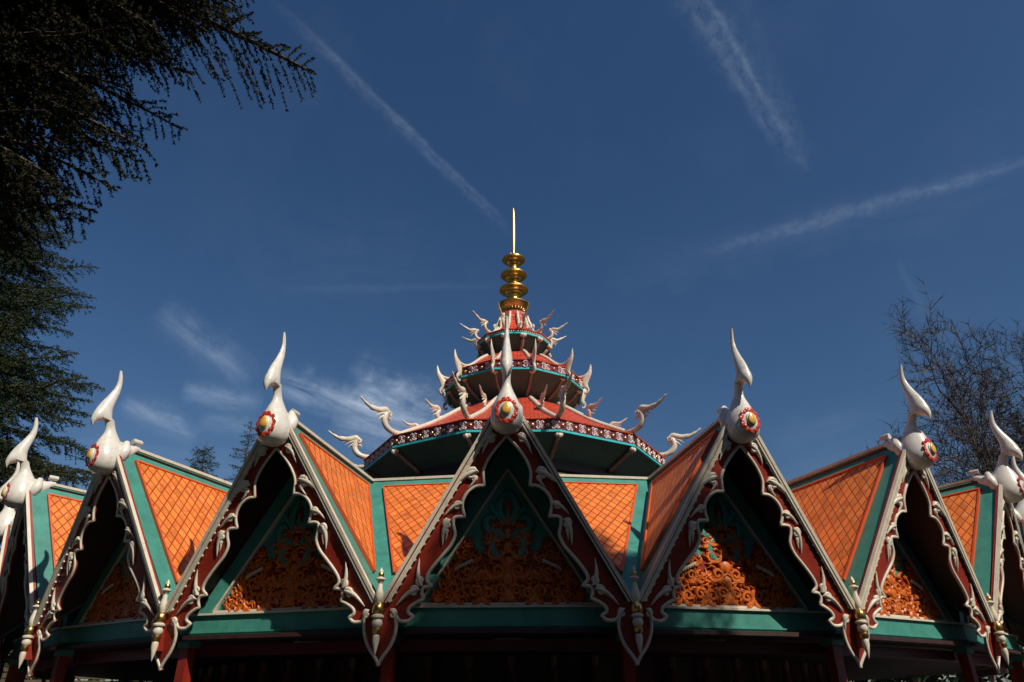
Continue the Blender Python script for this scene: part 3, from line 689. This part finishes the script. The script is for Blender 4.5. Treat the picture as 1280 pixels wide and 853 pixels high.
# struts
def strut(pts, r0, r1, head, hr_, mat_=STRUT):
    b = MB(); P = smooth_curve(pts, 3); n = len(P)
    b.tube(P, [(r0+(r1-r0)*i/(n-1), (r0+(r1-r0)*i/(n-1))*1.1) for i in range(n)], 8, lat=(1, 0, 0)); o = b.build('strut', mat_, pav, smooth=True)
    h_ = MB()
    for d in ((-.06, 0, .01), (.06, 0, .01), (0, -.05, -.03), (0, .03, .03)): h_.ball(Y(*head)+Vector(d)*(hr_/.08), (hr_*.8, hr_, hr_), 10, 6)
    h_.tube([Y(head[0], head[1], 0), Y(head[0]-.02, head[1]-hr_*1.6)], [hr_*.6, .01], 8)
    h_.build('strut_head', CREAM, o, smooth=True); spread(o, CA, pav)
strut([Y(4.24, 8.33), Y(4.6, 8.50), Y(5.12, 8.76)], .06, .06, (5.20, 8.80), .085)
strut([Y(1.66, 11.46), Y(1.95, 11.64), Y(2.2, 11.80), Y(2.42, 12.06)], .045, .045, (2.46, 12.10), .065)
strut([Y(.86, 13.52), Y(1.1, 13.7), Y(1.32, 14.0)], .05, .07, (1.40, 14.10), .085)
# spire
b = MB(); b.lathe([(.30, 15.70), (.31, 15.78), (.36, 15.86), (.44, 15.92), (.54, 15.99), (.62, 16.08), (.655, 16.13), (.64, 16.17), (.50, 16.22), (.34, 16.28), (.25, 16.36), (.22, 16.52), (.25, 16.60),
                   (.25, 16.62), (.24, 16.66)], n=36)
sp_ = b.build('spire', GOLD, pav, autosmooth=40)
def disc(z, r, rn, rt, z0, z1):
    r *= 1.05
    b = MB(); b.lathe([(rn, z0), (rn*1.2, z0+.04), (rn*1.05, z0+.10), (rn*.95, z-.20), (rn*1.25, z-.16), (rn*1.3, z-.12), (r*.60, z-.06), (r*.80, z-.035), (r*.93, z-.04), (r, z-.02), (r*1.0, z+.02), (r*.93, z+.045), (r*.82, z+.05),
                       (r*.66, z+.10), (rt*1.5, z+.20), (rt*1.2, z+.26), (rt, z+.30), (rt, z1)], n=40)
    b.build('spire_disc', GOLD, sp_, autosmooth=40)
disc(16.90, .56, .23, .20, 16.50, 17.3); disc(17.62, .515, .20, .18, 17.22, 18.0); disc(18.39, .455, .17, .10, 17.98, 18.62)
b = MB()
for j in range(22):
    a = 2*PI*j/22; c, s_ = math.cos(a), math.sin(a)
    b.tube([(c*.335, s_*.335, 15.76), (c*.40, s_*.40, 15.82), (c*.47, s_*.47, 15.91)], [.03, .042, .02], 6)
b.build('gold_petals', GOLD, sp_, smooth=True)
b = MB(); b.lathe([(.07, 18.55), (.11, 18.62), (.07, 18.68), (.045, 18.72), (.06, 18.9), (.085, 19.5), (.082, 20.2), (.062, 20.8), (.025, 21.08), (.002, 21.16)], n=14)
for j in range(8): a = 2*PI*j/8; b.tube([(.14*math.cos(a), .14*math.sin(a), 18.58), (.17*math.cos(a), .17*math.sin(a), 18.70)], [.02, .003], 5)
b.build('needle', NEEDLE_G, sp_, autosmooth=50)
b = MB(); b.lathe([(.27, 15.55), (.34, 15.58), (.34, 15.66), (.28, 15.72)], n=24); b.build('maroon_collar', MAROON, sp_, smooth=True)

# floodlights on the ridges behind the finials
FLL = {-1: 'small white floodlight on the ridge behind the finial just left of the tower', 1: 'small white floodlight on the ridge behind the finial just right of the tower',
       -2: 'small white cylindrical floodlight behind the second finial left of the tower', 2: 'small white cylindrical floodlight behind the second finial right of the tower, near the bare tree',
       -3: 'small white floodlight behind the third finial to the left, below the dark spruce', 3: 'small pale floodlight behind the third finial to the right, in front of the bare oak'}
proto = None
for k, lb in FLL.items():
    a = k*A24+PH; loc = P3(14.0, a, 5.99)
    if proto is None:
        r = empty('floodlight', loc)
        b = MB(); b.lathe([(.03, -.10), (.052, -.10), (.052, .06), (.04, .085), (.01, .09)], n=16)
        b.v = [(x, z_+.04, y+.12) for x, y, z_ in b.v]; b.build('lamp_barrel', LAMPW, r, autosmooth=40)
        b = MB(); b.strip((0, 0, 0), (0, 0, .1), .03, .05, (1, 0, 0)); b.box((0, 0, .02), (.09, .09, .03)); b.build('bracket', GREYM, r)
        proto = r
    else:
        r = proto.copy(); COL.objects.link(r); r.location = loc
        for ch in proto.children: d = ch.copy(); COL.objects.link(d); d.parent = r
    r.rotation_euler = (0, 0, a); tag(r, lb, 'floodlight', 'floodlights behind the gable finials')

# ------------------------------------------------------------------ trees
def npmesh(name, V, F, mat_, parent, nper):
    me = bpy.data.meshes.new(name); V = np.asarray(V, dtype=np.float32).reshape(-1, 3); nv = len(V); nf = nv//nper
    me.vertices.add(nv); me.vertices.foreach_set('co', V.ravel()); me.loops.add(nv); me.loops.foreach_set('vertex_index', np.arange(nv, dtype=np.int32))
    me.polygons.add(nf); me.polygons.foreach_set('loop_start', np.arange(0, nv, nper, dtype=np.int32))
    me.polygons.foreach_set('loop_total', np.full(nf, nper, dtype=np.int32)); me.update(calc_edges=True)
    me.materials.append(mat_); o = bpy.data.objects.new(name, me); COL.objects.link(o); o.parent = parent; return o
def needles_on(segs, per_m, nl, nw, rs, droop=.2):
    """segs: array (n,2,3): needles (thin triangles) all round every twig segment"""
    segs = np.asarray(segs); a, b_ = segs[:, 0], segs[:, 1]; L = np.linalg.norm(b_-a, axis=1); cnt = np.maximum(1, (L*per_m).astype(int))
    idx = np.repeat(np.arange(len(segs)), cnt); n = len(idx); t = rs.rand(n, 1)
    p = a[idx]*(1-t)+b_[idx]*t; d = (b_-a)[idx]/np.maximum(L[idx, None], 1e-6)
    r = rs.randn(n, 3); r -= (r*d).sum(1, keepdims=True)*d; r /= np.linalg.norm(r, axis=1, keepdims=True)+1e-9
    dirn = r+d*(.55+.3*rs.rand(n, 1)); dirn[:, 2] -= droop; dirn /= np.linalg.norm(dirn, axis=1, keepdims=True)
    w = np.cross(dirn, rs.randn(n, 3)); w /= np.linalg.norm(w, axis=1, keepdims=True)+1e-9
    ln = nl*(.7+.6*rs.rand(n, 1)); V = np.stack([p-w*nw/2, p+w*nw/2, p+dirn*ln], 1); return V
def conifer(name, base, height, zlo, rfun, seed, label, group=None, mat_=None, nl=.07, nw=.02, per_m=34, whorl=.45, nb=7, extra=None, trunk_r=.22, twig_step=.16, hang=.5, keep=None, sub=.14):
    rs = np.random.RandomState(seed); rd = random.Random(seed)
    root = empty(name, base, label, 'tree', group)
    t = MB(); t.tube([(0, 0, 0), (0, 0, height*.35), (.05, .03, height*.7), (0, 0, height)], [trunk_r, trunk_r*.75, trunk_r*.4, .02], 10); t.build('trunk', BARK, root, smooth=True)
    wood = MB(); segs = []
    brs = []
    z = zlo
    while z < height*.985:
        L = rfun(z)
        for i in range(nb):
            a = 2*PI*(i+rd.random()*.8)/nb+z*1.7; l = L*(.72+.4*rd.random())
            rise = .12+.35*(z-zlo)/(height-zlo)
            brs.append(((0, 0, z+rd.uniform(-.15, .15)), a, l, rise))
        z += whorl*(.8+.4*rd.random())*(1 if z < height*.8 else .7)
    pts_list = []
    for o, a, l, rise in brs:
        P = []; n = 7
        for j in range(n+1):
            s = j/n; P.append(Vector((math.cos(a)*l*s, math.sin(a)*l*s, o[2]+l*(rise*s-.38*s*s+.16*s**4)))+Vector((rd.uniform(-1, 1), rd.uniform(-1, 1), rd.uniform(-1, 1)))*.02*l)
        pts_list.append((P, l))
    if extra:
        for pl_ in extra: P = smooth_curve([Vector(q)-Vector(base) for q in pl_], 4); pts_list.append((P, sum((P[i+1]-P[i]).length for i in range(len(P)-1))))
    for P, l in pts_list:
        if keep and not keep(P): continue
        wood.tube(P, [max(.006, .018*l*(1-i/len(P))**.8) for i in range(len(P))], 5)
        n = len(P)-1; tot = 0; nxt = .12*l
        for j in range(n):
            A_, B_ = P[j], P[j+1]; sl_ = (B_-A_).length; d = (B_-A_).normalized(); sd = d.cross(Vector((0, 0, 1))).normalized()
            segs.append((A_, B_)) if j > 1 else None
            while nxt < tot+sl_:
                f = (nxt-tot)/sl_; q = A_.lerp(B_, f); s = nxt/l; tl = l*.34*max(0, 1-s)**.6*(.7+.5*rd.random())*min(1, s*3)+.08
                for sg in (-1, 1):
                    e = q+(d*.65+sd*sg*(.8+.3*rd.random())).normalized()*tl+Vector((0, 0, -hang*tl*(.1+1.0*rd.random()**1.5)))
                    mid = q.lerp(e, .5)+Vector((0, 0, tl*.08)); segs.append((q, mid)); segs.append((mid, e))
                    for _ in range(int(tl/sub)):
                        u = rd.random(); w_ = q.lerp(e, u); sb = tl*.35*(1-u*.6)
                        e2 = w_+(d*.6+sd*rd.uniform(-1, 1)+Vector((0, 0, -hang*1.1*rd.random()))).normalized()*sb; segs.append((w_, e2))
                nxt += twig_step*(.8+.4*rd.random())
            tot += sl_
    wood.build('branches', BARK, root)
    V = needles_on(np.array([[tuple(a_), tuple(b_)] for a_, b_ in segs]), per_m, nl, nw, rs)
    npmesh('foliage', V, None, mat_ or SPRUCE, root, 3); return root

def wpt(x, y, hd):
    v = pixdir(x, y); return CAM+v*(hd/math.hypot(v.x, v.y))
# big spruce overhead on the left; its longest boughs reach over the forecourt
A0 = Vector((-5.7, -19.9, 0))
def rA(z): return float(np.interp(z, [5.0, 6.0, 7.2, 8.5, 10, 14, 17], [1.6, 1.8, 1.9, 2.3, 2.7, 2.2, .3]))
def bough(z0, tip, sag=.0):
    t_ = Vector(tip); s_ = Vector((A0.x, A0.y, z0)); m1 = s_.lerp(t_, .4)+Vector((0, 0, .25)); m2 = s_.lerp(t_, .75)+Vector((0, 0, .15)); return [s_, m1, m2, t_]
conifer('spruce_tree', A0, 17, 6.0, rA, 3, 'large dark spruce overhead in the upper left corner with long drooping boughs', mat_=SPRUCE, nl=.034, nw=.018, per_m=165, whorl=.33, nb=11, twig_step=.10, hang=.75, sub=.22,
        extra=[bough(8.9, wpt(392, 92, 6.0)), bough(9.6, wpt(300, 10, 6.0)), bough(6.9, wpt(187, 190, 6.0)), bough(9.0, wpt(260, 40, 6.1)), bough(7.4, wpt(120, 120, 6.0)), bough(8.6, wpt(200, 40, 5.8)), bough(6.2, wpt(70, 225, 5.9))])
conifer('spruce_tree', (-17.6, -5.0, 0), 19.2, 4, lambda z: float(np.interp(z, [4, 8, 10, 12, 14, 16.5, 19.2], [5.4, 5.0, 4.6, 3.9, 3.2, 2.4, .4])), 11, 'tall dark green spruce with layered branches standing at the left edge behind the outermost gable', mat_=SPRUCE2, nl=.085, nw=.032, per_m=42, whorl=.55, nb=8, twig_step=.17, hang=.5)
conifer('spruce_tree', (-25, 4, 0), 16, 3, lambda z: 4.2*max(0, 1-(z-3)/13.2)**.8+.3, 21, 'lower brownish green spruce farther back behind the left gables', mat_=BUSHM, nl=.11, nw=.028, per_m=22, whorl=.6, nb=8, twig_step=.22)
conifer('pine_tree', (-18.9, 16.6, 0), 16.4, 8, lambda z: 2.7*max(0, 1-(z-8)/8.8)**.9+.3, 31, 'bushy pine top rising behind the roof between the second and third finials on the left', mat_=SPRUCE2, nl=.16, nw=.04, per_m=20, whorl=.6, nb=7, twig_step=.24)
conifer('pine_tree', (-17.0, 18.2, 0), 18.4, 8, lambda z: 1.9*max(0, 1-(z-8)/10.8)**.9+.3, 32, 'narrower pine partly hidden by the white finial left of the tower', mat_=SPRUCE2, nl=.16, nw=.04, per_m=18, whorl=.7, nb=6, twig_step=.26)
conifer('pine_tree', (33, 16, 0), 14.2, 6, lambda z: 2.4*max(0, 1-(z-6)/8.8)**.9+.3, 33, 'dark pine top low behind the bare tree at the right edge', mat_=SPRUCE2, nl=.16, nw=.04, per_m=18, whorl=.7, nb=6, twig_step=.26)

def bare_tree(name, base, height, spread_, seed, label, fork=.3, r0=.28, depth=7, buds=True, lean=(0, 0), minr=.004, budsize=.045, group=None, mat_=None, kk=(2, 3, 3), lr=(.62, .86), wide=0.):
    rd = random.Random(seed); rs = np.random.RandomState(seed); root = empty(name, base, label, 'tree', group)
    tr = MB(); br = MB(); tips = []
    def grow(p, d, l, r, dep):
        n = 4 if dep > 2 else 3; P = [p]; q = p; dd = d.copy()
        for i in range(n):
            dd = (dd+Vector((rd.uniform(-1, 1), rd.uniform(-1, 1), rd.uniform(-.8, .9)))*.17).normalized(); q = q+dd*l/n; P.append(q)
        (tr if dep == depth else br).tube(P, [max(minr, r*(1-.38*i/n)) for i in range(n+1)], 6 if dep > 3 else (4 if dep > 1 else 3))
        if dep <= 1: tips.append((P[-2], P[-1]))
        if dep <= 2: tips.append((P[1], P[2]))
        if dep == 0: return
        k = rd.choice(kk) if dep < depth else 4
        for j in range(k):
            f = rd.uniform(.45, 1) if j else 1.; i0 = min(n-1, int(f*n)); s_ = P[i0].lerp(P[i0+1], min(1, f*n-i0))
            ax = dd.orthogonal().normalized(); ax.rotate(Matrix.Rotation(rd.uniform(0, 2*PI), 3, dd)); an = (rd.uniform(.35, .95) if j else rd.uniform(.1, .4))*(1+wide*.35)
            nd = (dd*math.cos(an)+ax*math.sin(an)); nd.z = nd.z*(.8-.2*wide)+.10-.04*wide; nd.normalize()
            grow(s_, nd, l*rd.uniform(lr[0], lr[1]), r*(.66 if j == 0 else .52), dep-1)
    grow(Vector((0, 0, 0)), Vector((lean[0], lean[1], 1)).normalized(), height*fork, r0, depth)
    # bring to the wanted height and spread
    zs = max(v_[2] for v_ in br.v); xs = max(abs(v_[0]) for v_ in br.v); S = height/zs; SX = spread_/xs
    for M_ in (tr, br): M_.v = [(x*SX, y*SX, z*S) for x, y, z in M_.v]
    tr.build('trunk', BARK, root, smooth=True); br.build('limbs', mat_ or TWIG, root)
    if buds:
        sg = np.array([[(a.x*SX, a.y*SX, a.z*S), (b_.x*SX, b_.y*SX, b_.z*S)] for a, b_ in tips])
        npmesh('fine_twigs', needles_on(sg, 13 if depth > 7 else 5, budsize*11, budsize*(.52 if depth > 7 else .35), rs, -.3), None, mat_ or TWIG, root, 3)
        npmesh('leaf_buds', needles_on(sg, 8, budsize*1.6, budsize*1.0, rs, 0), None, BUDS, root, 3)
    return root
bare_tree('oak_tree', (19.2, 1.8, 0), 16.5, 8.6, 41, 'large bare oak with a dense net of brown twigs at the right edge', depth=8, fork=.24, r0=.46, minr=.011, kk=(3, 3, 3, 2), lr=(.70, .92), wide=1.)
bare_tree('oak_tree', (22.5, 4.5, 0), 17.6, 7.5, 46, 'second bare tree close behind the oak at the right edge', depth=8, fork=.25, r0=.40, minr=.011, kk=(3, 3, 2), lr=(.70, .92), wide=1.)
bare_tree('birch_tree', (-11.5, 26, 0), 16.9, 5.0, 43, 'bare twiggy treetop just left of the tower, behind the lowest pagoda roof', depth=7, fork=.3, r0=.2, minr=.010)
bare_tree('birch_tree', (-23.5, 4.5, 0), 12.6, 4.2, 44, 'bare brown tree behind the second finial from the left edge', depth=7, fork=.3, r0=.2, minr=.009)
bare_tree('birch_tree', (-18.5, -1.5, 0), 9.5, 3.4, 45, 'smaller bare shrubby tree low behind the leftmost gables', depth=7, fork=.28, r0=.15, minr=.007)

# slatted timber shelter seen below the left gables, hedges at both sides
fr = empty('timber_fence', (-17, 3, 0), 'dark slatted timber fence seen beneath the left gables', 'fence'); fr.rotation_euler = (0, 0, .5)
b = MB()
for i in range(22): b.box((0, 0, .2+i*.2), (14, .04, .15))
b.build('slats', FENCE, fr); 
for x in (-6.8, -3.4, 0, 3.4, 6.8):
    b = MB(); b.box((x, .08, 2.3), (.14, .12, 4.6)); b.build('fence_post', FENCE, fr)
def hedge(base, size, seed, label):
    rs = np.random.RandomState(seed); n = 26000; root = empty('hedge', base, label, 'hedge')
    p = rs.rand(n, 3)-.5; p *= np.array(size); p[:, 2] += size[2]/2; p[:, 2] *= (1+.12*np.sin(p[:, 0]*1.7)+.08*np.sin(p[:, 0]*4.1+1))
    a, b_ = rs.randn(n, 3)*.09, rs.randn(n, 3)*.09; npmesh('foliage', np.stack([p, p+a, p+b_], 1), None, BUSHM, root, 3)
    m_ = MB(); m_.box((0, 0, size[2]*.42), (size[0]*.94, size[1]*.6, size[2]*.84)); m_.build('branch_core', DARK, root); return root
h1 = hedge((-24, -8, 0), (16, 2.5, 3.4), 1, 'green hedge glimpsed low at the left edge under the gables'); h1.rotation_euler = (0, 0, 1.2)
h2 = hedge((23, -7, 0), (16, 2.5, 3.4), 2, 'leafy hedge glimpsed low at the right edge under the gables'); h2.rotation_euler = (0, 0, -1.2)

# trees behind the photographer that shade the front of the pavilion
conifer('spruce_tree', (8.9, -23.9, 0), 18.6, 6, lambda z: float(np.interp(z, [6, 12, 15.5, 17.3, 18.6], [3.4, 3.2, 2.5, 1.2, .1])), 51, 'spruce on the right of the forecourt whose shade falls on the central gable', mat_=SPRUCE2, nl=.12, nw=.05, per_m=36, whorl=.36, nb=10, twig_step=.13, hang=.5)
bare_tree('birch_tree', (19, -25.5, 0), 19.5, 6.5, 52, 'bare tree right of the forecourt that dapples the right hand gables', depth=7, fork=.3, r0=.22, minr=.012)

# unseen spruces added around the forecourt to block sky light
first = conifer('spruce_tree', (0, 0, 0), 20, 2.5, lambda z: float(np.interp(z, [2.5, 8, 14, 20], [4.2, 3.7, 2.4, .2])), 61, 'unseen tall spruce added opposite the pavilion to block sky light', group='added sky-blocking spruces round the forecourt', mat_=SPRUCE2, nl=.34, nw=.16, per_m=9, whorl=.6, nb=9, twig_step=.28, hang=.5)
rd_ = random.Random(8)
for i, (th, rr_) in enumerate([(-95, 15), (-76, 17), (-60, 14), (-46, 18), (-33, 14.5), (-19, 18), (-6, 15), (8, 18.5), (21, 15.5), (34, 19), (47, 16), (60, 18.5), (74, 15), (90, 17)]):
    t_ = first
    if i:
        t_ = first.copy(); COL.objects.link(t_)
        for ch in first.children: d = ch.copy(); COL.objects.link(d); d.parent = t_
    a = math.radians(th); t_.location = (rr_*math.sin(a), -25.5-rr_*math.cos(a), 0); t_.rotation_euler = (0, 0, rd_.uniform(0, 6)); k_ = rd_.uniform(.9, 1.12)*(.85 if th > 5 else 1.05); t_.scale = (k_, k_, k_)
rs = np.random.RandomState(77); n = 30000; th = rs.rand(n)*2*PI; rr = 62+14*rs.rand(n); zz = rs.rand(n)**.8*(8+2.2*np.sin(th*9)+1.5*np.sin(th*23+1))
p = np.stack([rr*np.cos(th), rr*np.sin(th)-5, zz], 1); tag(npmesh('far_wood', np.stack([p, p+rs.randn(n, 3)*.7, p+rs.randn(n, 3)*.7], 1), None, SPRUCE2, None, 3), kind='stuff')
